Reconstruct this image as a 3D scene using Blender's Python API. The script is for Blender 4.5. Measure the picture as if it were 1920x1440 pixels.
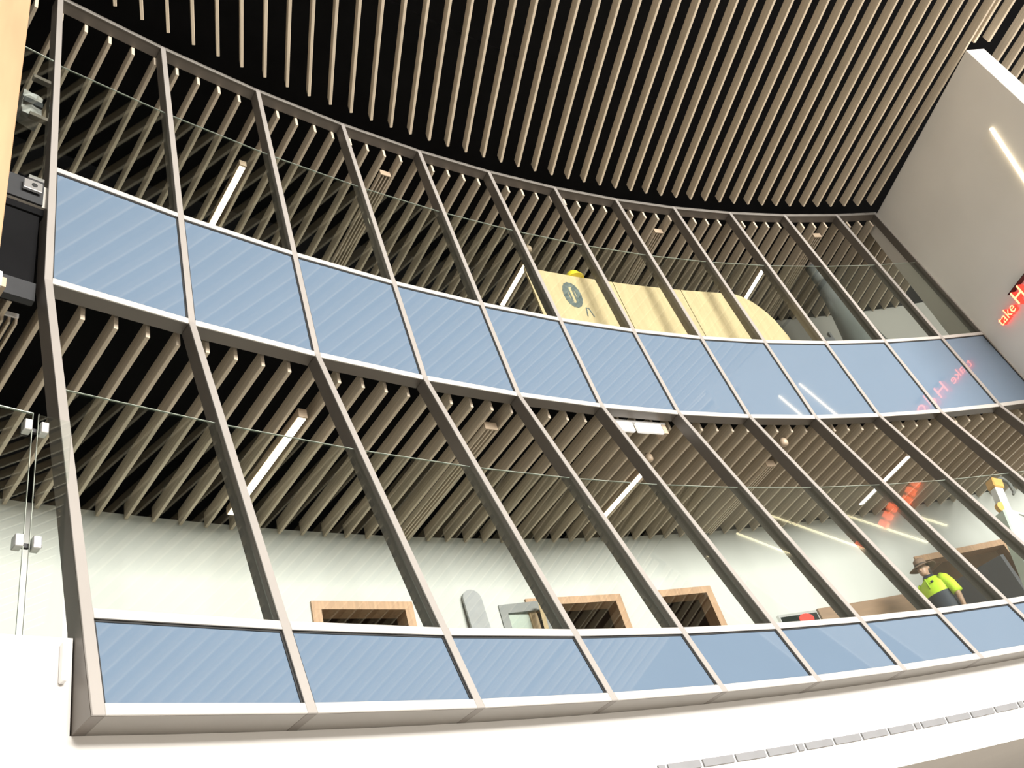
import bpy, bmesh, math, random
from mathutils import Vector, Matrix
random.seed(7)
for o in list(bpy.data.objects): bpy.data.objects.remove(o, do_unlink=True)
SC = bpy.context.scene
COL = SC.collection

# ------------------------------------------------------------------ camera
EYE = 1.6                                   # eye height over the ground floor
FPX, PITCH, ROLL = 1601.88, 0.6274, -0.3372
fw = Vector((0, math.cos(PITCH), math.sin(PITCH)))
up = Vector((0, -math.sin(PITCH), math.cos(PITCH)))
rt = Vector((1, 0, 0))
cr, sr = math.cos(ROLL), math.sin(ROLL)
cam_r = cr*rt + sr*up
cam_u = -sr*rt + cr*up
cd = bpy.data.cameras.new('camera')
cd.sensor_fit = 'HORIZONTAL'; cd.sensor_width = 36.0
cd.lens = FPX/1920*36.0
cd.clip_start = 0.05; cd.clip_end = 200
cam = bpy.data.objects.new('camera', cd); COL.objects.link(cam)
cam.matrix_world = Matrix((
    (cam_r.x, cam_u.x, -fw.x, 0), (cam_r.y, cam_u.y, -fw.y, 0),
    (cam_r.z, cam_u.z, -fw.z, EYE), (0, 0, 0, 1)))
SC.camera = cam

# ------------------------------------------------------------------ light and exposure
SC.view_settings.view_transform = 'Standard'
SC.view_settings.look = 'None'
SC.view_settings.gamma = 1.0
SC.view_settings.use_curve_mapping = False
SC.view_settings.exposure = 0.0
wd = bpy.data.worlds.new('daylight'); SC.world = wd; wd.use_nodes = True
bg = wd.node_tree.nodes['Background']
bg.inputs[0].default_value = (0.86, 0.93, 1.0, 1)
bg.inputs[1].default_value = 0.40
def area(name, loc, target, sx, sy, power, col):
    l = bpy.data.lights.new(name, 'AREA'); l.shape = 'RECTANGLE'
    l.size = sx; l.size_y = sy; l.energy = power; l.color = col
    o = bpy.data.objects.new(name, l); COL.objects.link(o)
    o.location = loc
    d = (Vector(target)-Vector(loc)).normalized()
    o.rotation_euler = d.to_track_quat('-Z', 'Y').to_euler()
    return o
area('daylight_window', (16.5, -7.0, 9.3), (0.0, 7.0, 4.6), 13, 5.6, 14500, (1.0, 0.965, 0.91))
area('floor_bounce_fill', (6.0, -5.0, 0.5), (-0.5, 7.0, 7.0), 9, 2.0, 60, (1.0, 0.92, 0.80))  # added warm fill from below, standing in for light off the floor

# ------------------------------------------------------------------ plan of the curved facade
CX, CY, RAD = 15.7849, -9.6592, 23.1839
MUL = [-0.9413, -0.8944, -0.8452, -0.7959, -0.747, -0.6986, -0.6494, -0.6008, -0.5525, -0.5039, -0.4549, -0.4068, -0.3704]
MUL = [math.degrees(a) for a in MUL]
ZH, ZT, ZS, ZL, ZB = 9.7637, 6.6, 5.1783, 2.0849, 1.5604
def face_r(z):                               # radial offset of the frame's front face at a height
    if z >= ZS: return (z-ZS)*(0.2606/(ZH-ZS))
    return -(ZS-z)*(0.9434/(ZS-1.8226)) + 0.0
def P(r, a, z):
    t = math.radians(a)
    return Vector((CX+(RAD+r)*math.sin(t), CY+(RAD+r)*math.cos(t), z+EYE))
def rad_dir(a):
    t = math.radians(a); return Vector((math.sin(t), math.cos(t), 0))
def tan_dir(a):
    t = math.radians(a); return Vector((math.cos(t), -math.sin(t), 0))

# ------------------------------------------------------------------ materials
MATS = {}
def mat(name, col, rough=0.5, metal=0.0, noise=0.06, nscale=6.0, stretch=None, spec=0.5, emit=None, estr=0.0, bump=0.0, coat=0.0):
    if name in MATS: return MATS[name]
    m = bpy.data.materials.new(name); m.use_nodes = True
    nt = m.node_tree; b = nt.nodes['Principled BSDF']
    b.inputs['Roughness'].default_value = rough
    b.inputs['Metallic'].default_value = metal
    b.inputs['Specular IOR Level'].default_value = spec
    b.inputs['Coat Weight'].default_value = coat
    tc = nt.nodes.new('ShaderNodeTexCoord'); mp = nt.nodes.new('ShaderNodeMapping')
    if stretch: mp.inputs['Scale'].default_value = stretch
    nz = nt.nodes.new('ShaderNodeTexNoise'); nz.inputs['Scale'].default_value = nscale; nz.inputs['Detail'].default_value = 4
    rp = nt.nodes.new('ShaderNodeValToRGB')
    lo = tuple(max(0, c*(1-noise)) for c in col); hi = tuple(min(1, c*(1+noise)) for c in col)
    rp.color_ramp.elements[0].position = 0.3; rp.color_ramp.elements[0].color = (*lo, 1)
    rp.color_ramp.elements[1].position = 0.7; rp.color_ramp.elements[1].color = (*hi, 1)
    L = nt.links
    L.new(tc.outputs['Object'], mp.inputs[0]); L.new(mp.outputs[0], nz.inputs['Vector'])
    L.new(nz.outputs[0], rp.inputs[0]); L.new(rp.outputs[0], b.inputs['Base Color'])
    if bump:
        bp = nt.nodes.new('ShaderNodeBump'); bp.inputs['Strength'].default_value = bump; bp.inputs['Distance'].default_value = 0.01
        L.new(nz.outputs[0], bp.inputs['Height']); L.new(bp.outputs[0], b.inputs['Normal'])
    if emit:
        b.inputs['Emission Color'].default_value = (*emit, 1); b.inputs['Emission Strength'].default_value = estr
    MATS[name] = m; return m
def glass_mat(name, tint, gain, wav=0.0):
    m = bpy.data.materials.new(name); m.use_nodes = True; nt = m.node_tree
    for n in list(nt.nodes): nt.nodes.remove(n)
    out = nt.nodes.new('ShaderNodeOutputMaterial'); mx = nt.nodes.new('ShaderNodeMixShader')
    tr = nt.nodes.new('ShaderNodeBsdfTransparent'); tr.inputs[0].default_value = (*tint, 1)
    gl = nt.nodes.new('ShaderNodeBsdfGlossy'); gl.inputs['Roughness'].default_value = 0.0
    gl.inputs[0].default_value = (0.95, 1.0, 0.97, 1)
    # Schlick reflectance of one face, the same from either side of the sheet
    fr = nt.nodes.new('ShaderNodeLayerWeight'); fr.inputs['Blend'].default_value = 0.5
    pw = nt.nodes.new('ShaderNodeMath'); pw.operation = 'POWER'; pw.inputs[1].default_value = 5.0
    ma = nt.nodes.new('ShaderNodeMath'); ma.operation = 'MULTIPLY_ADD'; ma.inputs[1].default_value = 0.96; ma.inputs[2].default_value = 0.04
    mu = nt.nodes.new('ShaderNodeMath'); mu.operation = 'MULTIPLY'; mu.inputs[1].default_value = gain; mu.use_clamp = True
    L = nt.links
    L.new(fr.outputs['Facing'], pw.inputs[0]); L.new(pw.outputs[0], ma.inputs[0])
    if wav:
        tc = nt.nodes.new('ShaderNodeTexCoord'); nz = nt.nodes.new('ShaderNodeTexNoise'); nz.inputs['Scale'].default_value = 1.3
        bp = nt.nodes.new('ShaderNodeBump'); bp.inputs['Strength'].default_value = wav; bp.inputs['Distance'].default_value = 0.02
        L.new(tc.outputs['Object'], nz.inputs['Vector']); L.new(nz.outputs[0], bp.inputs['Height']); L.new(bp.outputs[0], gl.inputs['Normal'])
    L.new(ma.outputs[0], mu.inputs[0]); L.new(mu.outputs[0], mx.inputs[0])
    L.new(tr.outputs[0], mx.inputs[1]); L.new(gl.outputs[0], mx.inputs[2]); L.new(mx.outputs[0], out.inputs[0])
    return m
M_ALU = mat('shade_toned_aluminium', (0.125, 0.108, 0.092), 0.45, 0.15, 0.03, 3)  # frame body darker than its caps: side and soffit shade put into colour
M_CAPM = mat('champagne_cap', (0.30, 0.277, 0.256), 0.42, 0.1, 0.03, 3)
M_SILL = mat('shade_toned_grey', (0.20, 0.185, 0.165), 0.45, 0.1, 0.03, 3)  # colour holds the shade under the sill and the dimness at the head
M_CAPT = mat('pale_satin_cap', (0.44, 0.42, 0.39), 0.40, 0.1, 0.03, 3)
M_OAK = mat('limed_oak', (0.56, 0.475, 0.365), 0.55, 0, 0.16, 5.0, (0.35, 14, 14))
M_OAKA = mat('brightened_limed_oak', (0.68, 0.575, 0.44), 0.55, 0, 0.14, 5.0, (0.35, 14, 14))  # same oak as the gallery slats, lightened in place of stronger light
M_BLACK = mat('black_paint', (0.006, 0.006, 0.0065), 0.9, 0, 0.2, 2, spec=0.1)
M_DARK = mat('charcoal_board', (0.02, 0.021, 0.023), 0.7, 0, 0.25, 4)
M_WHITE = mat('white_plaster', (0.68, 0.66, 0.63), 0.75, 0, 0.015, 2)
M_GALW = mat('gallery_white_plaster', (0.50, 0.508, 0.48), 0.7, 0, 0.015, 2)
M_UPW = mat('upper_gallery_shaded_plaster', (0.17, 0.165, 0.145), 0.7, 0, 0.03, 2)  # white back wall darkened in colour for the shade of the upper gallery
M_GREY = mat('warm_grey_plaster', (0.80, 0.765, 0.715), 0.5, 0, 0.03, 1.2)
M_BLUE = mat('blue_back_painted_glass', (0.122, 0.168, 0.228), 0.03, 0, 0.015, 1.5, spec=1.0)
M_GASK = mat('black_gasket', (0.012, 0.012, 0.012), 0.6)
M_GLASS = glass_mat('clear_green_glass', (0.94, 0.965, 0.948), 0.8, 0.0015)
M_GEDGE = mat('polished_glass_edge', (0.42, 0.46, 0.40), 0.2, 0, 0.02)
M_CHROME = mat('satin_stainless', (0.72, 0.72, 0.72), 0.3, 0.85, 0.03)
M_PLY = mat('pale_plywood', (0.50, 0.38, 0.225), 0.6, 0, 0.10, 3.0, (6, 6, 0.6))
M_TIMB = mat('peach_plywood', (0.37, 0.235, 0.13), 0.55, 0, 0.10, 2.2, (4, 4, 0.5))
M_DOORW = mat('oak_door_frame', (0.42, 0.26, 0.155), 0.5, 0, 0.15, 4, (8, 8, 0.8))
M_BROWN = mat('brown_joinery', (0.25, 0.155, 0.095), 0.5, 0, 0.15, 3, (1, 1, 6))
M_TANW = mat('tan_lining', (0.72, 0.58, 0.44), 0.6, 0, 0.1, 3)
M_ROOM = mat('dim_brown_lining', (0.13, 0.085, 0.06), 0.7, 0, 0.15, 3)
M_LAMPW = mat('warm_lit_diffuser', (0.9, 0.85, 0.75), 0.5, emit=(1.0, 0.87, 0.66), estr=7.0)
M_LAMPC = mat('cool_lit_diffuser', (0.9, 0.9, 0.9), 0.5, emit=(1.0, 0.97, 0.9), estr=5.0)
M_STRIP = mat('white_lit_strip', (0.9, 0.9, 0.9), 0.5, emit=(1.0, 0.84, 0.55), estr=10.0)
M_EXIT = mat('white_lit_panel', (0.8, 0.8, 0.78), 0.4, emit=(1, 0.98, 0.95), estr=0.5)
M_TAN = mat('tan_powder_coat', (0.40, 0.31, 0.22), 0.5)
M_SLOT = mat('grey_grille', (0.19, 0.19, 0.195), 0.5)
M_WPLAS = mat('white_plastic', (0.8, 0.8, 0.8), 0.4)
M_MIDGREY = mat('mid_grey_coating', (0.16, 0.165, 0.16), 0.5)
M_LEAF = mat('dark_grey_door_leaf', (0.075, 0.075, 0.082), 0.5)
M_CONE = mat('dark_grey_cloth', (0.13, 0.14, 0.138), 0.45, 0, 0.1, 2)
M_RED = mat('red_acrylic_return', (0.6, 0.03, 0.02), 0.4, emit=(1.0, 0.05, 0.03), estr=1.6)
M_CREAM = mat('cream_lit_acrylic', (0.9, 0.8, 0.5), 0.4, emit=(1.0, 0.125, 0.05), estr=6.0)
M_FLOOR = mat('pale_polished_floor', (0.45, 0.415, 0.37), 0.35, 0, 0.06, 1.0)
M_CARPET = mat('gallery_floor_finish', (0.5, 0.47, 0.42), 0.6)

# ------------------------------------------------------------------ mesh helpers
def link(name, me, m, parent=None, mw=None):
    o = bpy.data.objects.new(name, me); COL.objects.link(o)
    if m: 
        if isinstance(m, (list, tuple)):
            for k in m: me.materials.append(k)
        else: me.materials.append(m)
    if mw is not None: o.matrix_world = mw
    if parent is not None:
        o.parent = parent
        o.matrix_parent_inverse = parent.matrix_world.inverted() if mw is None and False else Matrix()
    return o
def tag(o, label=None, cat=None, group=None, kind=None):
    if label: o['label'] = label
    if cat: o['category'] = cat
    if group: o['group'] = group
    if kind: o['kind'] = kind
    return o
def empty(name, loc=(0, 0, 0), rotz=0.0):
    o = bpy.data.objects.new(name, None); COL.objects.link(o)
    o.location = loc; o.rotation_euler = (0, 0, rotz); o.empty_display_size = 0.1
    o.matrix_world = Matrix.Translation(Vector(loc)) @ Matrix.Rotation(rotz, 4, 'Z')
    return o
class MB:
    """collects boxes, lofts and tubes in world or local coordinates; one mesh per build"""
    def __init__(s): s.v = []; s.f = []; s.mi = []; s.cur = 0
    def hexa(s, c):                          # 8 corners: bottom loop 0-3, top loop 4-7
        n = len(s.v); s.v += [Vector(p) for p in c]
        for q in ((3, 2, 1, 0), (4, 5, 6, 7), (0, 1, 5, 4), (1, 2, 6, 5), (2, 3, 7, 6), (3, 0, 4, 7)):
            s.f.append([n+k for k in q]); s.mi.append(s.cur)
        return s
    def box(s, lo, hi):
        x0, y0, z0 = lo; x1, y1, z1 = hi
        return s.hexa([(x0, y0, z0), (x1, y0, z0), (x1, y1, z0), (x0, y1, z0), (x0, y0, z1), (x1, y0, z1), (x1, y1, z1), (x0, y1, z1)])
    def loft(s, rings, cap=True):
        n = len(s.v); k = len(rings[0])
        for r in rings: s.v += [Vector(p) for p in r]
        for i in range(len(rings)-1):
            for j in range(k):
                a = n+i*k+j; b = n+i*k+(j+1) % k
                s.f.append([a, b, b+k, a+k]); s.mi.append(s.cur)
        if cap:
            s.f.append([n+j for j in range(k)][::-1]); s.f.append([n+(len(rings)-1)*k+j for j in range(k)])
            s.mi += [s.cur]*2
        return s
    def tube(s, pts, rads, seg=10, cap=True):
        pts = [Vector(p) for p in pts]
        if not isinstance(rads, (list, tuple)): rads = [rads]*len(pts)
        rings = []; prev = None
        for i, p in enumerate(pts):
            d = (pts[min(i+1, len(pts)-1)]-pts[max(i-1, 0)]).normalized()
            if prev is None:
                a = d.orthogonal().normalized()
            else:
                a = (prev-d*prev.dot(d)).normalized()
            prev = a; b = d.cross(a)
            rings.append([p+(a*math.cos(t)+b*math.sin(t))*rads[i] for t in [2*math.pi*k/seg for k in range(seg)]])
        return s.loft(rings, cap)
    def prism(s, poly, d):                   # polygon extruded by a vector
        d = Vector(d); poly = [Vector(p) for p in poly]
        return s.loft([poly, [p+d for p in poly]])
    def mesh(s, name, smooth=False):
        me = bpy.data.meshes.new(name)
        me.from_pydata([tuple(p) for p in s.v], [], s.f)
        bm = bmesh.new(); bm.from_mesh(me); bmesh.ops.recalc_face_normals(bm, faces=bm.faces)
        bm.to_mesh(me); bm.free()
        for i, p in enumerate(me.polygons):
            p.material_index = s.mi[i] if i < len(s.mi) else 0
            p.use_smooth = smooth
        me.update(); return me
    def build(s, name, m, parent=None, smooth=False):
        """world coordinates in; the object's origin is put at the bottom centre of the mesh"""
        xs = [p.x for p in s.v]; ys = [p.y for p in s.v]; zs = [p.z for p in s.v]
        org = Vector(((min(xs)+max(xs))/2, (min(ys)+max(ys))/2, min(zs)))
        if parent is not None:
            inv = parent.matrix_world.inverted()
            s.v = [p-org for p in s.v]
            o = link(name, s.mesh(name, smooth), m, parent)
            o.matrix_local = inv @ Matrix.Translation(org)
            o.matrix_world = Matrix.Translation(org)
            o.matrix_parent_inverse = Matrix(); o.matrix_basis = inv @ Matrix.Translation(org)
        else:
            s.v = [p-org for p in s.v]
            o = link(name, s.mesh(name, smooth), m); o.location = org
            o.matrix_world = Matrix.Translation(org)
        return o
def bevel(o, w=0.003, seg=1):
    b = o.modifiers.new('edge', 'BEVEL'); b.width = w; b.segments = seg; b.limit_method = 'ANGLE'; return o
ONES = ['', 'first', 'second', 'third', 'fourth', 'fifth', 'sixth', 'seventh', 'eighth', 'ninth', 'tenth', 'eleventh', 'twelfth',
        'thirteenth', 'fourteenth', 'fifteenth', 'sixteenth', 'seventeenth', 'eighteenth', 'nineteenth']
TENS = {2: ('twentieth', 'twenty'), 3: ('thirtieth', 'thirty'), 4: ('fortieth', 'forty'), 5: ('fiftieth', 'fifty'), 6: ('sixtieth', 'sixty')}
def nth(n):
    if n < 20: return ONES[n]
    t, u = divmod(n, 10)
    return TENS[t][0] if u == 0 else TENS[t][1]+'-'+ONES[u]
def arc_wall(r0, r1, z0, z1, a0, a1, step=1.0):
    """solid curved strip between two radii and two heights"""
    n = max(2, int(abs(a1-a0)/step)+1); rings = []
    for k in range(n):
        a = a0+(a1-a0)*k/(n-1)
        rings.append([P(r0, a, z0), P(r1, a, z0), P(r1, a, z1), P(r0, a, z1)])
    return MB().loft(rings)

# ------------------------------------------------------------------ setting: floor, ceilings, walls
tag(MB().box((-14, -16, -0.2), (22, 26, 0.0)).build('floor', M_FLOOR), kind='structure')
# black plenum over the atrium
tag(MB().box((-14, -16, 10.9+EYE), (22, 26, 11.1+EYE)).build('ceiling', M_BLACK), kind='structure')
# right-hand wall, standing parallel to the last slat
WA = Vector((7.29874, 12.19243)); WU = Vector((0.29997, -0.95395)); WN = Vector((0.95395, 0.29997))
WTH, WEND = 0.335, 3.2235
def W(s, n, z):
    q = WA+WU*s+WN*n; return Vector((q.x, q.y, z+EYE))
wr = MB().hexa([W(-0.39, 0, -EYE), W(WEND, 0, -EYE), W(WEND, WTH, -EYE), W(-0.39, WTH, -EYE),
                W(-0.39, 0, 9.74), W(WEND, 0, 9.74), W(WEND, WTH, 9.74), W(-0.39, WTH, 9.74)]).build('wall_right', M_GREY)
bevel(wr, 0.012, 2); tag(wr, kind='structure')
# white bulkhead under the facade
A_L, A_R = -64.0, -12.0
bk = arc_wall(-0.80, -0.45, 0.91, 1.53, A_L, A_R).build('wall_front', M_WHITE); tag(bk, kind='structure')
b2 = arc_wall(-0.80, -0.45, 1.53, 1.985, A_L, -54.02).build('wall_front', M_WHITE); tag(b2, kind='structure')
sf = arc_wall(-0.80, 3.2, 0.85, 0.91, A_L, A_R).build('ceiling', M_GREY); tag(sf, kind='structure')
# gallery floors, black gallery plenums
tag(arc_wall(-0.45, 3.2, 1.75, 2.0, A_L, A_R).build('floor', M_CARPET), kind='structure')
tag(arc_wall(0.12, 3.2, 6.10, 6.36, A_L, A_R).build('floor', M_CARPET), kind='structure')
tag(arc_wall(0.14, 3.2, 6.02, 6.095, A_L, A_R).build('ceiling', M_BLACK), kind='structure')
# slab edge left of the frame
tag(arc_wall(0.10, 0.118, 6.10, 6.365, A_L, -54.06).build('trim_1', M_DARK), kind='structure')
tag(arc_wall(0.16, 0.19, 5.04, 6.10, A_L, -54.06).build('trim_2', M_BLACK), kind='structure')
tag(arc_wall(0.10, 0.16, 5.02, 5.20, A_L, -54.06).build('trim_3', M_DARK), kind='structure')

# ------------------------------------------------------------------ gallery back walls with door openings
RB = 2.84
DOORS = [(-45.83, -43.05, 4.255), (-39.5, -36.17, 4.26), (-34.95, -32.70, 4.265), (-23.9, -19.66, 4.26)]
def back_wall(name, z0, z1, openings, m):
    cuts = [A_L]; 
    mb = MB()
    def strip(a0, a1, zz0, zz1):
        n = max(2, int((a1-a0)/1.0)+1)
        rings = []
        for k in range(n):
            a = a0+(a1-a0)*k/(n-1)
            rings.append([P(RB, a, zz0), P(RB+0.12, a, zz0), P(RB+0.12, a, zz1), P(RB, a, zz1)])
        mb.loft(rings)
    a = A_L
    for (d0, d1, zt) in openings:
        strip(a, d0, z0, z1); strip(d0, d1, zt, z1); a = d1
    strip(a, A_R, z0, z1)
    return tag(mb.build(name, m), kind='structure')
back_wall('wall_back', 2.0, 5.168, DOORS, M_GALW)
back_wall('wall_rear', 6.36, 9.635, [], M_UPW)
tag(arc_wall(RB+0.13, RB+0.2, 5.10, 6.1, A_L, A_R).build('trim_4', M_BLACK), kind='structure')
tag(arc_wall(RB+0.13, RB+0.2, 9.6, 11.0, A_L, A_R).build('trim_5', M_BLACK), kind='structure')
# rooms behind the doors
for n, (d0, d1, zt) in enumerate(DOORS):
    e = empty('door_%d' % (n+1), P(RB, (d0+d1)/2, 2.0)); tag(e, kind='structure')
    fwid = 0.11/ (RAD+RB)*180/math.pi
    fb = MB()
    def post(a0, a1, z0, z1, r0=RB-0.03, r1=RB+0.2):
        fb.hexa([P(r0, a0, z0), P(r0, a1, z0), P(r1, a1, z0), P(r1, a0, z0), P(r0, a0, z1), P(r0, a1, z1), P(r1, a1, z1), P(r1, a0, z1)])
    post(d0, d0+fwid, 2.0, zt-0.09); post(d1-fwid, d1, 2.0, zt-0.09); post(d0, d1, zt-0.09, zt+0.01)
    fb.build('door_frame', M_DOORW, e)
    rm = MB()
    # lining of the room behind: left, right, rear and ceiling
    r0, r1 = RB+0.2, RB+1.9
    def slab(c0, c1, c2, c3, z0, z1):
        rm.hexa([c0(z0), c1(z0), c2(z0), c3(z0), c0(z1), c1(z1), c2(z1), c3(z1)])
    g = 0.12
    rm.hexa([P(r0, d0-g, 2), P(r1, d0-g, 2), P(r1, d0, 2), P(r0, d0, 2), P(r0, d0-g, 5), P(r1, d0-g, 5), P(r1, d0, 5), P(r0, d0, 5)])
    rm.hexa([P(r0, d1, 2), P(r1, d1, 2), P(r1, d1+g, 2), P(r0, d1+g, 2), P(r0, d1, 5), P(r1, d1, 5), P(r1, d1+g, 5), P(r0, d1+g, 5)])
    rm.hexa([P(r1, d0-g, 2), P(r1+.1, d0-g, 2), P(r1+.1, d1+g, 2), P(r1, d1+g, 2), P(r1, d0-g, 5), P(r1+.1, d0-g, 5), P(r1+.1, d1+g, 5), P(r1, d1+g, 5)])
    rm.hexa([P(r0, d0, 4.72), P(r1, d0, 4.72), P(r1, d1, 4.72), P(r0, d1, 4.72), P(r0, d0, 4.8), P(r1, d0, 4.8), P(r1, d1, 4.8), P(r0, d1, 4.8)])
    for k in range(5):                       # battens on the room's ceiling
        a = d0+(d1-d0)*(k+0.5)/5
        rm.hexa([P(r0, a-.03, 4.6), P(r0, a+.03, 4.6), P(r1, a+.03, 4.6), P(r1, a-.03, 4.6), P(r0, a-.03, 4.72), P(r0, a+.03, 4.72), P(r1, a+.03, 4.72), P(r1, a-.03, 4.72)])
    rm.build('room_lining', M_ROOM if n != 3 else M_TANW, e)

# ------------------------------------------------------------------ curtain wall frame
MW, MD, TH = 0.056, 0.150, 0.060
EXT = [MUL[8]+0.0]                           # lower rows continue with the same mullions
frame = empty('facade_framework', P(-0.85, -38, 1.5))
tag(frame, 'champagne aluminium curtain wall frame of kinked mullions and transoms curving round the atrium', 'facade frame')
def fpt(i, z, tang=0.0, back=0.0):
    a = MUL[i]; p = P(face_r(z)+back, a, z); return p+tan_dir(a)*tang
CAP = 0.014                                  # thickness of the face caps
for i in range(13):
    w = MW/2
    if i == 12: w = 0.03
    dp = 0.17 if i == 0 else MD
    def rings(r0, r1s):
        out = []
        for z in (ZB-0.03, ZL-0.03, ZS, ZH+0.03):
            r1 = r1s(z)
            out.append([fpt(i, z, -w, r0), fpt(i, z, w, r0), fpt(i, z, w, r1), fpt(i, z, -w, r1)])
        return out
    b = MB().loft(rings(CAP, lambda z: 0.25 if z < ZL-0.1 else dp)).build('mullion', M_ALU, frame)
    bevel(b, 0.003)
    bevel(MB().loft(rings(0.0, lambda z: CAP)).build('mullion_cap', M_CAPM, b), 0.002)['label'] = 'pale champagne face cap'
def bayq(i, z, t0, back):                    # points of bay i (between mullions i and i+1) at height z
    a, b = fpt(i, z, 0, back), fpt(i+1, z, 0, back)
    d = (b-a).normalized()
    return a+d*t0, b-d*t0
for i in range(12):
    for z in (ZH, ZT, ZS, ZL, ZB):
        t = MW/2; h = TH/2; dp = 0.25 if z == ZB else MD
        def bar(r0, r1, hh):
            c = []
            for zz in (z-hh, z+hh):
                zr = max(min(zz, ZH), 0) if z != ZS else ZS
                a0, b0 = bayq(i, zr, t, r0); a1, b1 = bayq(i, zr, t, r1)
                for q in (a0, b0, b1, a1): c.append(Vector((q.x, q.y, zz+EYE)))
            return MB().hexa(c)
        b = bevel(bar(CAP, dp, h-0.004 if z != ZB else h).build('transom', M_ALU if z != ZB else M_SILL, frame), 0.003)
        bevel(bar(0.0, CAP, h).build('transom_cap', M_CAPT if z != ZH else M_SILL, b), 0.002)['label'] = 'satin face cap'  # head cap darker: weaker light up there is put into its colour

# ------------------------------------------------------------------ spandrel panels and glass panes, one per bay
def panel(name, i, z0, z1, rec, th, m):
    ins = MW/2+0.002
    a0, b0 = bayq(i, z0, ins, rec); a1, b1 = bayq(i, z1, ins, rec)
    a2, b2 = bayq(i, z0, ins, rec+th); a3, b3 = bayq(i, z1, ins, rec+th)
    return MB().hexa([a0, b0, b2, a2, a1, b1, b3, a3])
ROW = {'upper': (ZS+TH/2, ZT-TH/2), 'lower': (ZB+TH/2, ZL-TH/2)}
for row, (z0, z1) in ROW.items():
    for i in range(12):
        if row == 'lower' and i > 9: continue
        e = panel('spandrel_panel', i, z0+0.002, z1-0.002, 0.022, 0.02, M_BLUE).build('spandrel', M_BLUE)
        tag(e, 'blue spandrel panel in the %s row, %s bay from left end mullion' % (row, nth(i+1)), 'panel', '%s row of blue spandrel panels' % row)
        g = MB(); k = 0.012                   # black gasket round the panel
        a0, b0 = bayq(i, z0+0.001, MW/2, 0.016); a1, b1 = bayq(i, z1-0.001, MW/2, 0.016)
        d = (b0-a0).normalized(); v = (a1-a0).normalized(); nrm = rad_dir(MUL[i])*0.006
        for (p, q, wv) in ((a0, a1, d), (b0, b1, -d), (a1, b1, -v)):
            g.hexa([p, q, q+wv*k, p+wv*k, p+nrm, q+nrm, q+wv*k+nrm, p+wv*k+nrm])
        g.build('gasket', M_GASK, e)
GL = {'upper': (ZT+TH/2, 8.42), 'lower': (ZL+TH/2, 3.90)}
for row, (z0, z1) in GL.items():
    for i in range(12):
        if row == 'lower' and i > 10: continue
        e = panel('glass_pane', i, z0, z1, 0.05, 0.012, M_GLASS).build('glass_screen', M_GLASS)
        tag(e, 'clear glass screen open above, %s storey, %s bay from left end mullion' % (row, nth(i+1)), 'glass screen', '%s storey glass screens' % row)
        panel('x', i, z1, z1+0.0035, 0.05, 0.012, None).build('glass_edge', M_GEDGE, e)['label'] = 'bright polished top edge'

# ------------------------------------------------------------------ slats
def slat_mesh(name, L, w, h, cut=0.0):
    mb = MB().hexa([(0, -w/2, 0), (L, -w/2, 0), (L, w/2, 0), (0, w/2, 0), (cut, -w/2, h), (L, -w/2, h), (L, w/2, h), (cut, w/2, h)])
    me = mb.mesh(name)
    bm = bmesh.new(); bm.from_mesh(me)
    bmesh.ops.bevel(bm, geom=[e for e in bm.edges], offset=0.004, segments=1, affect='EDGES')
    bm.to_mesh(me); bm.free(); return me
def slat_az(a):
    # direction in which an atrium slat runs away from the hall, read along the arc
    pts = ATR_AZ
    if a <= pts[0][0]: return pts[0][1]
    for (a0, z0), (a1, z1) in zip(pts, pts[1:]):
        if a <= a1: return z0+(z1-z0)*(a-a0)/(a1-a0)
    return pts[-1][1]
ATR_AZ = [(-56, -28.6), (-52.7, -28.0), (-50.5, -26.0), (-45, -24.1), (-40, -23.3), (-34, -22.9), (-21.9, -21.3)]
ATR_Z = 9.75
src = None
STEP = 0.7205
kmin, kmax = -4, 43
ang = [-52.75+STEP*k for k in range(kmin, kmax+1)]
for k, a in enumerate(ang):
    if src is None:
        me = slat_mesh('atrium_slat', 15.0, 0.036, 0.165)
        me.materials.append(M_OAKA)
    o = bpy.data.objects.new('timber_batten', me) if src is None else src.copy()
    COL.objects.link(o); src = src or o
    az = math.radians(slat_az(a)); d = -Vector((math.sin(az), math.cos(az), 0))
    o.matrix_world = Matrix.Translation(P(0.06, a, ATR_Z)) @ Matrix.Rotation(math.atan2(d.y, d.x), 4, 'Z')
    tag(o, 'long oak slat under the black atrium ceiling, %s from the grey right wall' % nth(len(ang)-k), 'slat', 'atrium ceiling slats')
# slats on the far side of the right-hand wall, the first two stopping at its end
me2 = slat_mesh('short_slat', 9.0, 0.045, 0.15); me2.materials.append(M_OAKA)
for k in range(9):
    az = math.radians(-21.2); d = -Vector((math.sin(az), math.cos(az), 0)); nn = Vector((-d.y, d.x, 0))
    base = W(WEND+0.10, 0.10+0.27*k, 9.75) if k < 2 else W(WEND-0.8-0.5*k, 0.12+0.27*k, 9.75)
    o = bpy.data.objects.new('timber_batten', me2); COL.objects.link(o)
    o.matrix_world = Matrix.Translation(base) @ Matrix.Rotation(math.atan2(d.y, d.x), 4, 'Z')
    tag(o, 'oak slat %s the end of the grey right wall, %s beyond its corner' % ('stopping at' if k < 2 else 'running past', nth(k+1)), 'slat', 'slats beyond the right-hand wall')
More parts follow.
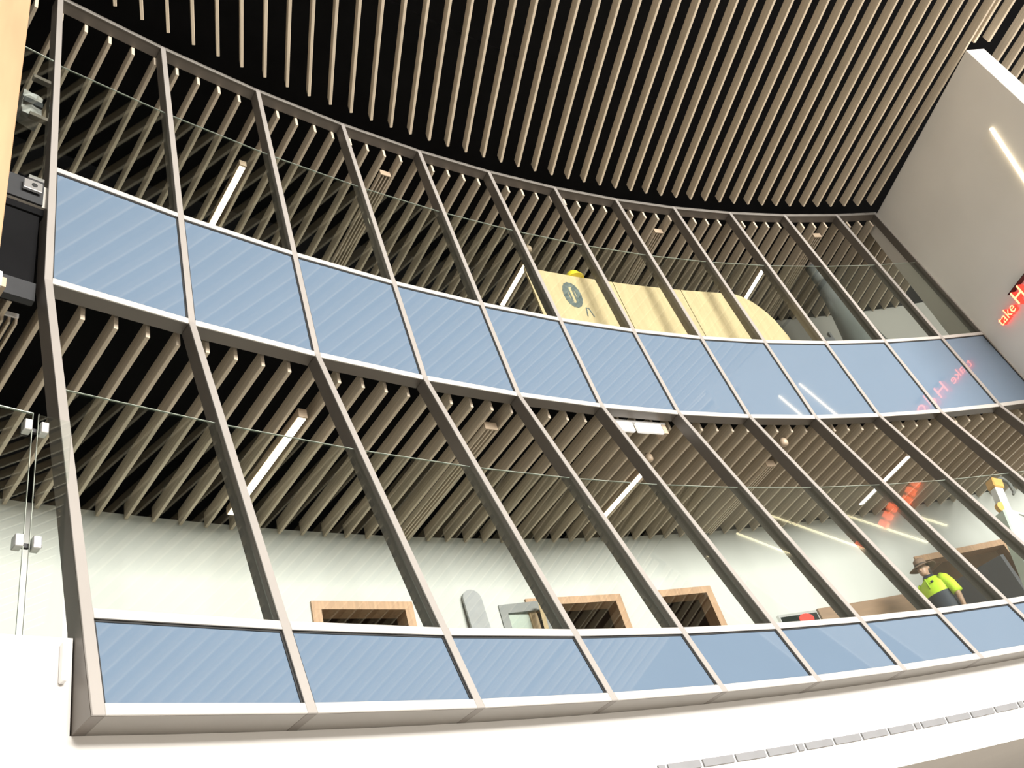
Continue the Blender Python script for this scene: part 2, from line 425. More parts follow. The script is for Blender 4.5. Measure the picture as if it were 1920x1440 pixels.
# dark rails from which the atrium slats hang
for k, off in enumerate((1.4, 4.2, 7.0)):
    o = arc_wall(-off-0.02, -off, 9.925, 9.945, -62, -14, 2).build('suspension_rail', M_BLACK)
    tag(o, 'dark rail above the atrium slats, %s out from the glazing' % nth(k+1), 'rail', 'rails above the slats')
LIGHTS = [-47.94, -36.94, -25.95]
DIFFS = {'upper': [-43.68, -32.07, -24.12], 'lower': [-54.27, -43.04, -32.05]}
for row, z, ra, rb, first in (('upper', 9.6, 0.41, 2.83, -53.15), ('lower', 5.1, 0.22, 2.83, -53.13)):
    me = slat_mesh(row+'_slat', rb-ra, 0.035, 0.18); me.materials.append(M_OAK)
    step = 0.611; n = 0; left = 0
    for k in range(-8, 63):
        a = first+step*k
        if a < -58.5 or a > -17.0: continue
        o = bpy.data.objects.new('timber_batten', me); COL.objects.link(o)
        d = rad_dir(a)
        o.matrix_world = Matrix.Translation(P(ra, a, z)) @ Matrix.Rotation(math.atan2(d.y, d.x), 4, 'Z')
        if k < 0:
            tag(o, 'pale slat over the %s gallery, %s to the left of the end mullion' % (row, nth(-k)), 'slat', '%s gallery slats' % row)
        else:
            n += 1
            tag(o, 'pale slat over the %s gallery behind glass, %s from the left end mullion' % (row, nth(n)), 'slat', '%s gallery slats' % row)

# ------------------------------------------------------------------ linear lights and slot diffusers between the gallery slats
def radial_box(r0, r1, a, w, z0, z1):
    t = tan_dir(a)*w/2
    return MB().hexa([P(r0, a, z0)-t, P(r0, a, z0)+t, P(r1, a, z0)+t, P(r1, a, z0)-t, P(r0, a, z1)-t, P(r0, a, z1)+t, P(r1, a, z1)+t, P(r1, a, z1)-t])
for row, zb, spans in (('upper', 9.56, ((1.24, 2.6), (1.66, 2.62), (1.28, 2.3))), ('lower', 5.06, ((0.75, 2.5), (1.1, 2.2), (0.94, 2.3)))):
    for k, (a, (r0, r1)) in enumerate(zip(LIGHTS, spans)):
        e = empty('linear_light', P(r0, a, zb))
        tag(e, 'lit linear lamp between the %s gallery slats, %s of three from the left' % (row, nth(k+1)), 'lamp', '%s gallery linear lamps' % row)
        radial_box(r0, r1, a, 0.09, zb+0.012, zb+0.10).build('housing', M_TAN, e)
        radial_box(r0+0.02, r1-0.02, a, 0.074, zb, zb+0.012).build('diffuser', M_LAMPW if k < 2 else M_LAMPC, e)
        radial_box(r0-0.012, r0, a, 0.09, zb+0.0, zb+0.10).build('end_cap', M_TAN, e)
for row, zb, spans in (('upper', 9.56, ((0.68, 2.7), (0.66, 2.6), (0.6, 2.6))), ('lower', 5.06, ((0.42, 2.4), (0.49, 2.7), (0.95, 2.7)))):
    for k, (a, (r0, r1)) in enumerate(zip(DIFFS[row], spans)):
        e = empty('slot_diffuser', P(r0, a, zb))
        tag(e, 'unlit ribbed linear air diffuser between the %s gallery slats, %s of three from the left' % (row, nth(k+1)), 'air diffuser', '%s gallery air diffusers' % row)
        mb = MB()
        t = tan_dir(a)
        for q in (-0.07, -0.024, 0.024, 0.07):
            mbx = radial_box(r0, r1, a, 0.016, zb, zb+0.07)
            mb.hexa([p+t*q for p in mbx.v])
        mb.build('fins', M_OAK, e)
        radial_box(r0, r1, a, 0.15, zb+0.07, zb+0.09).build('housing', M_DARK, e)
        radial_box(r0-0.015, r0, a, 0.16, zb+(0.055 if row == 'lower' and k == 0 else -0.004), zb+0.094).build('end_cap', M_TAN if not (row == 'lower' and k == 0) else M_WPLAS, e)
# white end of a second diffuser, left of the end mullion
e = empty('slot_diffuser', P(0.0, -54.62, 5.0)); tag(e, 'tan air diffuser with a white end plate above the ribbed one, beside the plywood panel', 'air diffuser')
radial_box(0.0, 2.2, -54.75, 0.12, 4.97, 5.06).build('housing', M_TAN, e)
radial_box(-0.02, 0.0, -54.75, 0.05, 4.95, 5.09).build('end_cap', M_WPLAS, e)

# ------------------------------------------------------------------ slot grille along the white bulkhead
e = empty('bulkhead_grille', P(-0.81, -36, 1.08)); tag(e, 'grey dashed slot grille running along the white bulkhead under the facade', 'air grille')
a = -44.6; n = 0
while a < -24:
    ln = 0.80 if n % 5 else 0.16
    q = MB().hexa([P(-0.815, a, 1.10), P(-0.815, a+ln, 1.10), P(-0.79, a+ln, 1.10), P(-0.79, a, 1.10), P(-0.815, a, 1.152), P(-0.815, a+ln, 1.152), P(-0.79, a+ln, 1.152), P(-0.79, a, 1.152)])
    q.build('slot', M_SLOT, e); a += ln+0.075; n += 1

# ------------------------------------------------------------------ plywood column at the left edge of the view
az = math.radians(-40.3); d = Vector((math.sin(az), math.cos(az), 0)); left = Vector((-math.cos(az), math.sin(az), 0))
c0 = d*3.1
mb = MB().hexa([c0, c0+left*1.6, c0+left*1.6+d*0.04, c0+d*0.04] + [p+Vector((0, 0, 11.3)) for p in (c0, c0+left*1.6, c0+left*1.6+d*0.04, c0+d*0.04)])
o = bevel(mb.build('plywood_sheet', M_TIMB), 0.004); tag(o, 'tall peach coloured plywood panel standing close by at the left edge of the view', 'panel')

# ------------------------------------------------------------------ frameless glass left of the end mullion
def flat_pane(r, a0, a1, z0, z1, m=M_GLASS, th=0.012):
    return MB().hexa([P(r, a0, z0), P(r, a1, z0), P(r+th, a1, z0), P(r+th, a0, z0), P(r, a0, z1), P(r, a1, z1), P(r+th, a1, z1), P(r+th, a0, z1)])
g1 = flat_pane(-0.62, -58.0, -54.50, 2.0, 3.40).build('glass_balustrade', M_GLASS); tag(g1, 'frameless glass sheet on the white upstand, nearest the plywood panel', 'glass pane')
flat_pane(-0.62, -58.0, -54.50, 3.40, 3.406).build('glass_edge', M_GEDGE, g1)
flat_pane(-0.62, -54.50, -54.495, 2.0, 3.406).build('glass_edge', M_GEDGE, g1)
g2 = flat_pane(-0.62, -54.42, -53.98, 2.0, 3.40).build('glass_balustrade', M_GLASS); tag(g2, 'narrow frameless glass sheet between the clamps and the left end mullion', 'glass pane')
flat_pane(-0.62, -54.425, -54.42, 2.0, 3.406).build('glass_edge', M_GEDGE, g2)
g3 = flat_pane(0.08, -58.0, -54.1, 6.37, 8.19).build('glass_balustrade', M_GLASS); tag(g3, 'frameless glass sheet on the dark upper slab edge, left of the end mullion', 'glass pane')
flat_pane(0.08, -58.0, -54.1, 8.19, 8.196).build('glass_edge', M_GEDGE, g3)
for z, nm in ((3.30, 'upper'), (2.57, 'lower')):
    e = empty('glass_clamp', P(-0.63, -54.46, z-0.04)); tag(e, '%s of two stainless clamps joining the frameless glass sheets above the white upstand' % nm, 'clamp', 'glass clamps')
    for a0, a1 in ((-54.62, -54.515), (-54.405, -54.30)):
        bevel(flat_pane(-0.65, a0, a1, z-0.035, z+0.035, th=0.06).build('jaw', M_CHROME, e), 0.004)
    flat_pane(-0.60, -54.51, -54.41, z-0.012, z+0.012, th=0.02).build('link_bar', M_GASK, e)
# junction box and brackets fixed at the end mullion's side
e = empty('glass_bracket', P(0.03, -54.2, 6.28)); tag(e, 'perforated silver bracket on the dark slab edge beside the end mullion', 'bracket')
bevel(flat_pane(0.05, -54.46, -54.12, 6.19, 6.30, th=0.03).build('plate', M_CHROME, e), 0.004)
MB().tube([P(0.045, -54.27, 6.245), P(0.06, -54.27, 6.245)], 0.022, 14).build('bolt_hole', M_GASK, e)
flat_pane(0.08, -54.36, -54.08, 6.36, 6.40, th=0.05).build('arm', M_CHROME, e)
e = empty('hanging_sheet', P(0.3, -54.35, 7.4)); tag(e, 'crumpled grey wrapped box hanging beside the end mullion on the upper storey', 'wrapped box')
mb = MB(); 
rng = random.Random(3); rings = []
for j in range(7):
    z = 7.40+0.33*j/6; ring = []
    for (da, r) in ((-0.24, .22), (-0.1, .2), (0.02, .2), (0.14, .21), (0.14, .36), (-0.24, .36)):
        ring.append(P(r+rng.uniform(-.02, .02), -54.3+da+rng.uniform(-.015, .015), z+rng.uniform(-.015, .015)))
    rings.append(ring)
mb.loft(rings); mb.build('wrapping', mat('grey_foil', (0.22, 0.21, 0.20), 0.45, 0, 0.5, 14), e)
flat_pane(0.185, -54.54, -54.16, 7.53, 7.60, th=0.012).build('strap', M_DARK, e)
for zz, nm in ((7.92, 'upper'), (7.33, 'lower')):
    o = flat_pane(0.16, -54.42, -54.06, zz, zz+0.045, th=0.05).build('stub_bracket', M_ALU)
    tag(o, '%s of two short metal stubs on the end mullion near the wrapped box' % nm, 'bracket', 'stubs on the end mullion')
o = bevel(flat_pane(-0.85, -54.17, -54.10, 1.76, 1.95, th=0.05).build('cable_box', M_WPLAS), 0.006); tag(o, 'small white cable box at the top right corner of the white upstand', 'box')

# ------------------------------------------------------------------ plywood hoarding and hard hat on the upper storey
HR, HA0, HA1, HZ = 0.5, -39.62, -29.15, 8.02
e = empty('plywood_hoarding', P(HR, -34, 6.36)); tag(e, 'pale plywood hoarding with a rounded right corner standing behind the upper glazing', 'hoarding')
def hoard_top(a):
    t = (a-(-30.8))/(HA1-(-30.8))
    if t <= 0: return HZ
    return HZ-1.05*(1-math.sqrt(max(0, 1-min(1, t)**2)))
joints = [HA0, -36.0, -33.0, HA1]
for j in range(3):
    a0, a1 = joints[j]+0.015, joints[j+1]-0.015; rings = []
    n = 24
    for k in range(n):
        a = a0+(a1-a0)*k/(n-1); zt = hoard_top(a)
        rings.append([P(HR, a, 6.36), P(HR+0.03, a, 6.36), P(HR+0.03, a, zt), P(HR, a, zt)])
    MB().loft(rings).build('sheet', M_PLY, e)
# sprayed marks on the hoarding
def mark_stroke(pts, w, m, parent, name):
    mb = MB(); rr = HR-0.004
    for (a0, z0), (a1, z1) in zip(pts, pts[1:]):
        p, q = P(rr, a0, z0), P(rr, a1, z1); dd = (q-p).normalized(); nrm = rad_dir(a0); s = dd.cross(nrm)*w/2
        p -= dd*w*.25; q += dd*w*.25
        mb.hexa([p-s, p+s, q+s, q-s, p-s+nrm*.003, p+s+nrm*.003, q+s+nrm*.003, q-s+nrm*.003])
    return mb.build(name, m, parent)
M_SPRAY = mat('grey_spray_paint', (0.10, 0.12, 0.12), 0.8, 0, 0.4, 20)
ring = []
for k in range(17):
    t = 2*math.pi*k/16
    ring.append((-38.04+0.27*math.cos(t), 7.61+0.205*math.sin(t)+0.03*math.cos(t)))
mark_stroke(ring, 0.085, M_SPRAY, e, 'sprayed_mark')
mark_stroke([(-38.13, 7.48), (-38.13, 7.74)], 0.03, M_SPRAY, e, 'sprayed_mark'); mark_stroke([(-37.95, 7.48), (-37.95, 7.74)], 0.03, M_SPRAY, e, 'sprayed_mark')
mark_stroke([(-37.78, 7.22), (-37.70, 7.38), (-37.60, 7.38), (-37.52, 7.22)], 0.018, M_SPRAY, e, 'sprayed_mark')
e = empty('hard_hat', P(0.56, -37.5, 8.0)); tag(e, 'yellow hard hat on top of the pale plywood hoarding', 'hard hat')
M_YEL = mat('yellow_plastic', (0.85, 0.68, 0.05), 0.35)
rings = []
c = P(0.56, -37.52, 8.02)
for j in range(8):
    t = j/7*math.pi/2; r = 0.112*math.cos(t)+0.002
    rings.append([c+Vector((r*math.cos(q)*1.1, r*math.sin(q), 0.155*math.sin(t))) for q in [2*math.pi*k/20 for k in range(20)]])
MB().loft(rings).build('shell', M_YEL, e, True)
MB().loft([[c+Vector((rr*math.cos(q)*1.1, rr*math.sin(q), zz)) for q in [2*math.pi*k/20 for k in range(20)]] for rr, zz in ((.105, -.004), (.135, -.004), (.135, .004), (.105, .006))]).build('brim', M_YEL, e)

# ------------------------------------------------------------------ wrapped post on the upper storey
e = empty('wrapped_post', P(1.25, -23.65, 6.36)); tag(e, 'tall dark grey cloth wrapped post widening downwards, behind the upper glazing near the right wall', 'post')
b = P(1.25, -23.65, 0)
def ringxy(z, r, tw=0.0, sq=1.0):
    return [Vector((b.x+r*math.cos(q+tw)*sq, b.y+r*math.sin(q+tw), z+EYE)) for q in [2*math.pi*k/16 for k in range(16)]]
MB().loft([ringxy(6.36, .42), ringxy(7.2, .36), ringxy(8.0, .25), ringxy(8.6, .17), ringxy(9.05, .15)]).build('cover', M_CONE, e, True)
MB().loft([ringxy(9.05, .135), ringxy(9.46, .13)]).build('neck', M_CONE, e, True)
MB().loft([ringxy(9.46, .135), ringxy(9.50, .135)]).build('cap', M_ALU, e)
MB().loft([[Vector(p)+Vector((.02*math.cos(k), .02, 0)) for k, p in enumerate(ringxy(zz, rr))] for zz, rr in ((8.2, .225), (8.7, .17))]).build('fold', M_CONE, e, True)

# ------------------------------------------------------------------ lower gallery: board, glass door, joinery, monitor, door leaf
t = tan_dir(-41.1); nrm = rad_dir(-41.1)
e_pts = []
rb = P(2.62, -41.25, 2.0); rtp = P(2.77, -41.25, 4.27)
axis = (rtp-rb).normalized()
out = []
for k in range(13):
    q = math.pi*k/12; out.append(rtp+t*0.13*math.cos(q)+axis*0.13*math.sin(q))
out += [rb-t*0.13, rb+t*0.13]
o = MB().prism(out, nrm*0.03).build('grey_board', mat('pale_grey_laminate', (0.31, 0.315, 0.32), 0.4)); tag(o, 'pale grey round topped board leaning on the white gallery wall', 'board')
e = empty('glass_door', P(2.3, -40.4, 2.0)); tag(e, 'grey framed glass door standing open before the lower gallery wall', 'door')
h = P(2.82, -40.42, 2.0); hd = (P(2.72, -38.9, 2.0)-h).normalized()
nn = Vector((-hd.y, hd.x, 0))
def leaf_box(s0, s1, z0, z1, th, off=0.0):
    p = [h+hd*s0+nn*off, h+hd*s1+nn*off, h+hd*s1+nn*(off+th), h+hd*s0+nn*(off+th)]
    return MB().hexa([q+Vector((0, 0, z0)) for q in p]+[q+Vector((0, 0, z1)) for q in p])
m = MB()
for (s0, s1, z0, z1) in ((0, .1, 0, 2.2), (.55, .65, 0, 2.2), (.1, .55, 2.08, 2.2), (.1, .55, 0, .12)):
    m.hexa(leaf_box(s0, s1, z0, z1, .05).v)
m.build('door_frame', M_MIDGREY, e)
leaf_box(.1, .55, .12, 2.08, .01, .02).build('glass', M_GLASS, e)
p0, p1 = P(2.45, -39.9, 2.0), P(2.62, -39.35, 4.12)
o = MB().tube([p0, p1], 0.035, 4).build('timber_prop', M_PLY); tag(o, 'pale timber prop slanting in front of the open grey framed glass door', 'prop')
o = arc_wall(2.60, 2.82, 2.0, 3.63, -29.4, -24.1, .5).build('joinery_unit', M_BROWN); tag(o, 'long brown timber joinery unit along the lower gallery wall behind the person', 'cabinet')
e = empty('monitor', P(2.3, -30.9, 3.2)); tag(e, 'silver edged dark screen with a red picture, left of the brown joinery', 'monitor')
flat_pane(2.40, -31.45, -29.9, 2.80, 3.54, th=.05).build('bezel', M_CHROME, e)
flat_pane(2.39, -31.40, -29.95, 2.85, 3.50, th=.012).build('screen', mat('dark_screen', (0.02, 0.025, 0.022), 0.15), e)
c = P(2.385, -30.45, 3.43)
MB().loft([[c+tan_dir(-30.5)*.13*math.cos(q)+Vector((0, 0, .075*math.sin(q)))+rad_dir(-30.5)*dd for q in [2*math.pi*k/18 for k in range(18)]] for dd in (-.004, .008)]).build('red_picture', mat('red_screen_picture', (0.7, .03, .02), .4, emit=(1, .05, .03), estr=.6), e)
e = empty('door_leaf', P(RB+.1, -20.4, 2.0)); tag(e, 'dark grey door leaf standing open inside the right-hand brown doorway', 'door')
MB().hexa([P(2.72, -20.55, 2), P(3.9, -21.9, 2), P(3.9, -21.75, 2), P(2.72, -20.4, 2), P(2.72, -20.55, 3.98), P(3.9, -21.9, 3.98), P(3.9, -21.75, 3.98), P(2.72, -20.4, 3.98)]).build('leaf', M_LEAF, e)
e = empty('floor_box', P(1.3, -25.0, 6.36)); tag(e, 'small dark box with an upright handle beside the wrapped post on the upper storey', 'box')
flat_pane(1.2, -25.55, -25.10, 6.36, 7.70, th=.3).build('case', M_LEAF, e); flat_pane(1.2, -25.20, -25.10, 7.70, 7.82, th=.05).build('handle', M_LEAF, e)
# emergency light under the transom
e = empty('exit_light', P(0.2, -38.4, 5.0)); tag(e, 'white twin panel emergency light under the transom of the lower storey', 'emergency light')
for a0, a1 in ((-39.35, -38.68), (-38.55, -37.62)):
    flat_pane(0.20, a0, a1, 5.01, 5.135, th=.03).build('lit_panel', M_EXIT, e)
flat_pane(0.19, -39.4, -37.45, 5.135, 5.16, th=.16).build('housing', M_WPLAS, e)
flat_pane(0.20, -37.60, -37.45, 5.01, 5.135, th=.14).build('end_cap', M_TAN, e)
for (r, a, z, lab) in ((0.76, -37.25, 5.03, 'small round detector on the lower gallery slats just below the white emergency light'), (0.39, -32.5, 5.03, 'small round detector on the lower gallery slats right of the white emergency light'), (1.34, -37.2, 9.53, 'small round detector on the upper gallery slats above the plywood hoarding')):
    c = P(r, a, z)
    rr = [[c+Vector((q*math.cos(t), q*math.sin(t), zz)) for t in [2*math.pi*k/14 for k in range(14)]] for q, zz in ((.02, -.03), (.045, -.02), (.055, 0.0), (.055, .05), (.03, .09))]
    o = MB().loft(rr).build('detector', M_TAN, None, True); tag(o, lab, 'detector', 'ceiling detectors')
# slanted work lift arm at the right edge
e = empty('lift_arm', P(0.5, -26.1, 2.0)); tag(e, 'pale mint lift arm with an orange head and hook behind the lower glazing', 'lift arm')
M_MINT = mat('pale_mint_enamel', (0.66, 0.74, 0.69), 0.35); M_ORNG = mat('orange_enamel', (0.75, 0.42, 0.12), 0.4)
def bar(p, q, w, dp):
    d = (q-p).normalized(); s = d.cross(rad_dir(-25)).normalized()*w/2; n2 = d.cross(s).normalized()*dp/2
    return MB().hexa([p-s-n2, p+s-n2, p+s+n2, p-s+n2, q-s-n2, q+s-n2, q+s+n2, q-s+n2])
top, mid, low = P(.5, -24.55, 4.10), P(.5, -24.85, 3.72), P(.5, -26.2, 2.0)
bevel(bar(low, mid, .24, .2).build('boom', M_MINT, e), .02); bevel(bar(mid, top, .13, .12).build('inner_boom', M_WPLAS, e), .01)
bevel(bar(top, P(.5, -24.42, 4.24), .17, .16).build('head', M_ORNG, e), .015)
MB().tube([P(.5, -24.98, 3.80), P(.44, -24.98, 3.80)], .08, 14).build('roller', M_ORNG, e)
MB().tube([P(.5, -24.35, 4.22), P(.5, -24.05, 4.26), P(.5, -23.85, 4.18), P(.5, -23.9, 4.02), P(.5, -24.02, 3.98)], [.03, .035, .03, .025, .015], 8).build('hook', M_MIDGREY, e)
MB().tube([P(.5, -24.6, 3.75), P(.5, -24.2, 3.66), P(.5, -23.6, 3.2), P(.5, -23.3, 2.9)], .02, 8).build('hose', M_WPLAS, e)

# ------------------------------------------------------------------ lit sign and strip light on the right-hand wall
def text_mesh(s, size, depth):
    cu = bpy.data.curves.new('t', 'FONT'); cu.body = s; cu.size = size; cu.extrude = depth; cu.align_x = 'LEFT'
    ob = bpy.data.objects.new('t', cu); COL.objects.link(ob)
    bpy.context.view_layer.update()
    me = bpy.data.meshes.new_from_object(ob.evaluated_get(bpy.context.evaluated_depsgraph_get()))
    bpy.data.objects.remove(ob, do_unlink=True); me.materials.clear(); return me
e = empty('lit_sign', W(0.55, -0.02, 6.3)); tag(e, 'red and cream lit lettering sign on the grey right-hand wall', 'sign')
bx = Vector((WU.x, WU.y, 0)); bz = Vector((0, 0, 1)); by = -Vector((WN.x, WN.y, 0))   # text x, y, outward
def place_text(name, s, size, s0, z, depth):
    me = text_mesh(s, size, depth)
    me.materials.append(M_RED); me.materials.append(M_CREAM)
    for p in me.polygons: p.material_index = 1 if p.normal.z > 0.9 else 0
    o = bpy.data.objects.new(name, me); COL.objects.link(o)
    org = W(s0, -0.015-depth, z)
    mw = Matrix(((bx.x, bz.x, by.x, org.x), (bx.y, bz.y, by.y, org.y), (bx.z, bz.z, by.z, org.z), (0, 0, 0, 1)))
    o.parent = e; o.matrix_world = mw; o.matrix_parent_inverse = Matrix(); o.matrix_basis = e.matrix_world.inverted() @ mw
    return o
place_text('lettering', 'take', 0.235, 0.585, 6.365, 0.03)
place_text('large_letter', 'H', 0.33, 1.07, 6.35, 0.05)
place_text('large_letter', 'o', 0.33, 1.36, 6.35, 0.05)
# the rest of the sign, seen only as a red streak mirrored in the glass
for k in range(4):
    MB().hexa([W(1.62+k*.16, -.08, 6.34), W(1.72+k*.16, -.08, 6.34), W(1.72+k*.16, -.01, 6.34), W(1.62+k*.16, -.01, 6.34), W(1.62+k*.16, -.08, 6.5), W(1.72+k*.16, -.08, 6.5), W(1.72+k*.16, -.01, 6.5), W(1.62+k*.16, -.01, 6.5)]).build('lit_block', M_CREAM, e)
MB().hexa([W(1.04, -.1, 6.60), W(1.5, -.1, 6.60), W(1.5, 0, 6.60), W(1.04, 0, 6.60), W(1.04, -.1, 6.61), W(1.5, -.1, 6.61), W(1.5, 0, 6.61), W(1.04, 0, 6.61)]).build('tray', M_DARK, e)
p0, p1 = W(2.625, -.026, 8.56), W(2.05, -.026, 5.6); s = Vector((WU.x, WU.y, 0))*.009; n2 = Vector((WN.x, WN.y, 0))*.02
o = MB().hexa([p1-s, p1+s, p1+s+n2, p1-s+n2, p0-s, p0+s, p0+s+n2, p0-s+n2]).build('strip_light', M_STRIP); tag(o, 'thin white lit strip fixed upright on the grey right-hand wall', 'strip light')

# ------------------------------------------------------------------ person on the lower gallery
def make_person():
    M_SKIN = mat('skin', (0.42, 0.25, 0.17), 0.5, 0, .05, 20); M_HI = mat('hi_vis_yellow', (0.62, 0.90, 0.04), 0.6, 0, .05, 20)
    M_NAVY = mat('navy_cloth', (0.035, 0.04, 0.06), 0.7, 0, .1, 20); M_HAT = mat('brown_felt', (0.20, 0.13, 0.09), 0.8, 0, .1, 20)
    M_HAIR = mat('dark_hair', (0.03, 0.02, 0.015), 0.6, 0, .2, 40); M_BOOT = mat('boot_leather', (0.12, 0.07, 0.03), .6)
    base = P(1.72, -26.35, 2.0)
    face = Vector((-0.72, -0.70, 0)).normalized()      # where the person faces
    rz = math.atan2(face.y, face.x)+math.pi/2           # local -Y is forward
    e = empty('person', base, rz)
    tag(e, 'person in brown brimmed hat and hi-vis yellow and navy polo behind the lower glazing', 'person')
    MWD = e.matrix_world
    def add(name, mb, m, parent=e, smooth=True):
        o = bpy.data.objects.new(name, mb.mesh(name, smooth)); COL.objects.link(o); o.data.materials.append(m); o.parent = parent; return o
    def ell(c, rx, ry, n=20, sq=2.0):
        return [Vector((c[0]+rx*math.copysign(abs(math.cos(t))**(2/sq), math.cos(t)), c[1]+ry*math.copysign(abs(math.sin(t))**(2/sq), math.sin(t)), c[2])) for t in [2*math.pi*k/n for k in range(n)]]
    # body: one continuous surface made from overlapping volumes, fused by a voxel remesh
    mb = MB()
    mb.loft([ell((0, 0.01, .82), .165, .115), ell((0, 0, .95), .17, .12), ell((0, 0, 1.08), .15, .108), ell((0, 0, 1.25), .175, .12), ell((0, .01, 1.38), .19, .115), ell((0, .015, 1.45), .12, .08), ell((0, .01, 1.49), .06, .06)])
    mb.tube([(0, .015, 1.42), (0, 0, 1.50), (0, -.015, 1.56)], [.062, .054, .052], 14)
    # head: cranium and jaw
    hr = []
    for z, rx, ry, cy in ((1.515, .03, .035, -.045), (1.53, .048, .055, -.04), (1.56, .062, .08, -.02), (1.60, .070, .093, -.008), (1.64, .075, .098, 0), (1.68, .074, .096, .004), (1.71, .062, .082, .006), (1.735, .035, .05, .006)):
        hr.append(ell((0, cy, z), rx, ry))
    mb.loft(hr)
    mb.loft([ell((0, -.108, 1.585), .017, .016, 8), ell((0, -.112, 1.592), .015, .018, 8), ell((0, -.092, 1.635), .008, .012, 8)])   # nose
    mb.loft([ell((0, -.093, 1.556), .022, .012, 10), ell((0, -.097, 1.562), .024, .012, 10), ell((0, -.093, 1.568), .020, .010, 10)])  # lips
    for s in (-1, 1):
        mb.loft([ell((s*.076, .01, 1.585), .008, .014, 8), ell((s*.082, .014, 1.61), .010, .02, 8), ell((s*.078, .014, 1.635), .008, .018, 8)])   # ears
        mb.tube([(s*.09, 0, .88), (s*.095, -.005, .70), (s*.10, -.01, .50), (s*.10, .005, .30), (s*.10, .02, .09)], [.088, .078, .056, .055, .042], 14)
        mb.loft([ell((s*.105, -.05, .02), .045, .12), ell((s*.105, -.04, .06), .042, .10), ell((s*.103, .01, .10), .04, .055)])
        mb.tube([(s*.17, .01, 1.39), (s*.215, .015, 1.32), (s*.235, .02, 1.20), (s*.25, .015, 1.10), (s*.255, -.02, .97), (s*.255, -.05, .87)], [.062, .056, .048, .042, .034, .026], 12)
        # hand with five fingers
        px, py, pz = s*.255, -.055, .86
        mb.loft([ell((px, py, pz), .016, .026, 10), ell((px, py-.006, pz-.045), .015, .040, 10), ell((px, py-.01, pz-.085), .013, .040, 10)])
        for q, (dy, ln) in enumerate(((-.040, .062), (-.016, .075), (.010, .070), (.032, .055))):
            y0 = py-.004+dy*.85
            mb.tube([(px, y0, pz-.075), (px-s*.004, y0-.003, pz-.085-ln*.45), (px-s*.014, y0-.004, pz-.085-ln*.8), (px-s*.026, y0-.003, pz-.085-ln)], [.0095, .009, .0085, .007], 8)
        mb.tube([(px, py-.03, pz-.02), (px-s*.012, py-.058, pz-.05), (px-s*.02, py-.066, pz-.082)], [.012, .0105, .008], 8)
    me = mb.mesh('body', True); o = bpy.data.objects.new('body', me); COL.objects.link(o)
    r = o.modifiers.new('fuse', 'REMESH'); r.mode = 'VOXEL'; r.voxel_size = .0065
    sm = o.modifiers.new('smooth', 'SMOOTH'); sm.iterations = 3; sm.factor = .5
    bpy.context.view_layer.update()
    me2 = bpy.data.meshes.new_from_object(o.evaluated_get(bpy.context.evaluated_depsgraph_get()))
    bpy.data.objects.remove(o, do_unlink=True)
    me2.materials.clear(); me2.materials.append(M_SKIN)
    for p in me2.polygons: p.use_smooth = True
    o = bpy.data.objects.new('body', me2); COL.objects.link(o); o.parent = e
    # eyes and brows
    for s in (-1, 1):
        k = MB(); c = Vector((s*.032, -.088, 1.628))
        k.loft([ell((c.x, c.y+.004*j, c.z), .001, .001, 8) if False else [c+Vector((.0125*math.cos(t)*math.sin(u), -.008*math.cos(u), .007*math.sin(t)*math.sin(u))) for t in [2*math.pi*q/10 for q in range(10)]] for j, u in enumerate((.05, .6, 1.2, 1.57))])
        ey = add('eye', k, mat('eye_white', (.6, .58, .55), .3))
        k2 = MB(); k2.loft([[c+Vector((.0055*math.cos(t)*f, -.0085-dy, .0055*math.sin(t)*f)) for t in [2*math.pi*q/10 for q in range(10)]] for f, dy in ((1, -.003), (.9, .0008))]); add('iris', k2, M_HAIR, ey)
        k = MB(); k.tube([(s*.018, -.096, 1.645), (s*.034, -.096, 1.650), (s*.050, -.086, 1.646)], [.003, .004, .002], 6); add('eyebrow', k, M_HAIR)
    # hair at the back and sides
    k = MB(); k.loft([ell((0, .045, 1.50), .05, .055), ell((0, .035, 1.56), .073, .078), ell((0, .025, 1.62), .081, .088), ell((0, .018, 1.68), .081, .088)]); add('hair', k, M_HAIR)
    # hat
    k = MB(); k.loft([ell((0, .0, 1.662), .088, .108), ell((0, 0, 1.70), .087, .106), ell((0, .004, 1.755), .078, .094), ell((0, .006, 1.775), .055, .07), ell((0, .006, 1.78), .01, .01)]); hat = add('hat', k, M_HAT)
    k = MB()
    def brim(rx, ry, dz): return [Vector((rx*math.cos(t), ry*math.sin(t), 1.668+dz-.03*abs(math.sin(t))**2*(1 if rx > .1 else 0)-.012*abs(math.cos(t))*(1 if rx > .1 else 0))) for t in [2*math.pi*q/32 for q in range(32)]]
    k.loft([brim(.087, .107, 0), brim(.19, .205, -.012), brim(.192, .207, -.008), brim(.087, .107, .008)], cap=False); add('brim', k, M_HAT, hat)
    k = MB(); k.loft([ell((0, 0, 1.672), .090, .110), ell((0, 0, 1.692), .0895, .109)]); add('hat_band', k, M_HAIR, hat)
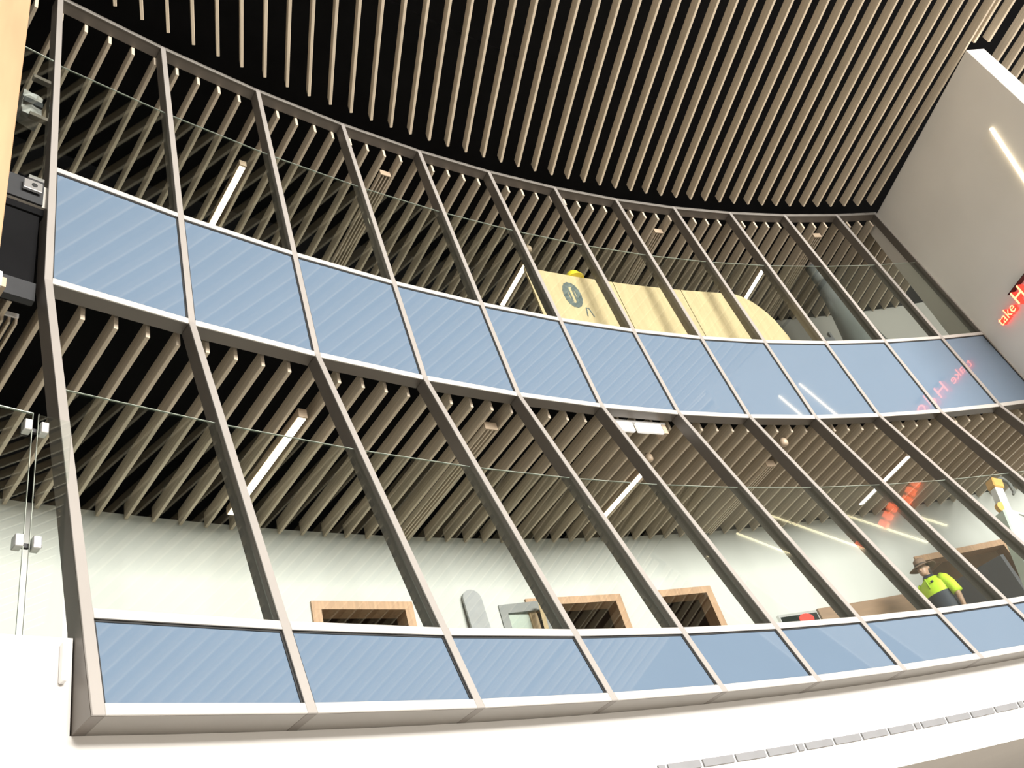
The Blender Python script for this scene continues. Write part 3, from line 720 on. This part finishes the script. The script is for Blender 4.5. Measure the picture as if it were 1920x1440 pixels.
    # polo: yellow yoke with sleeves, navy lower part, collar, placket, logo mark
    k = MB(); k.loft([ell((0, 0, 1.215), .188, .137, 28), ell((0, 0, 1.27), .192, .138, 28), ell((0, .005, 1.36), .203, .135, 28), ell((0, .012, 1.42), .178, .112, 28), ell((0, .014, 1.465), .10, .085, 28), ell((0, .012, 1.485), .07, .072, 28)], cap=False); polo = add('polo_shirt', k, M_HI)
    polo['label'] = 'hi-vis yellow yoke and sleeves'
    for s in (-1, 1):
        k = MB(); k.tube([(s*.14, .012, 1.40), (s*.19, .013, 1.365), (s*.228, .018, 1.28), (s*.246, .02, 1.19), (s*.258, .018, 1.13)], [.078, .078, .073, .072, .075], 16); add('sleeve', k, M_HI, polo)
    k = MB(); k.loft([ell((0, .004, .84), .19, .14, 28), ell((0, 0, .95), .190, .140, 28), ell((0, 0, 1.08), .180, .132, 28), ell((0, 0, 1.22), .186, .136, 28)], cap=False); add('shirt_hem', k, M_NAVY, polo)['label'] = 'navy lower half of the polo'
    k = MB(); k.loft([ell((0, .01, 1.468), .088, .085, 24), ell((0, .0, 1.50), .066, .07, 24), ell((0, .0, 1.505), .070, .074, 24), ell((0, .008, 1.465), .096, .096, 24)], cap=False); add('collar', k, M_NAVY, polo)['label'] = 'navy collar'
    k = MB(); k.box((-.012, -.142, 1.30), (.012, -.128, 1.455)); add('placket', k, mat('hi_vis_dark_trim', (.40, .60, .03), .6), polo)  # placket in a deeper yellow-green than the yoke
    k = MB(); k.box((.06, -.141, 1.365), (.095, -.122, 1.39)); add('chest_logo', k, M_NAVY, polo)
    # trousers and boots
    k = MB(); k.loft([ell((0, .005, .80), .180, .13), ell((0, .003, .97), .18, .13)])
    for s in (-1, 1): k.tube([(s*.09, 0, .88), (s*.095, -.005, .70), (s*.10, -.01, .50), (s*.10, .005, .30), (s*.10, .02, .08)], [.098, .09, .072, .068, .066], 14)
    add('trousers', k, M_NAVY)
    for s in (-1, 1):
        k = MB(); k.loft([ell((s*.105, -.05, .0), .053, .135), ell((s*.105, -.05, .04), .053, .13), ell((s*.104, -.03, .08), .05, .095), ell((s*.103, .012, .13), .052, .065)]); add('boot', k, M_BOOT)
    return e
make_person()
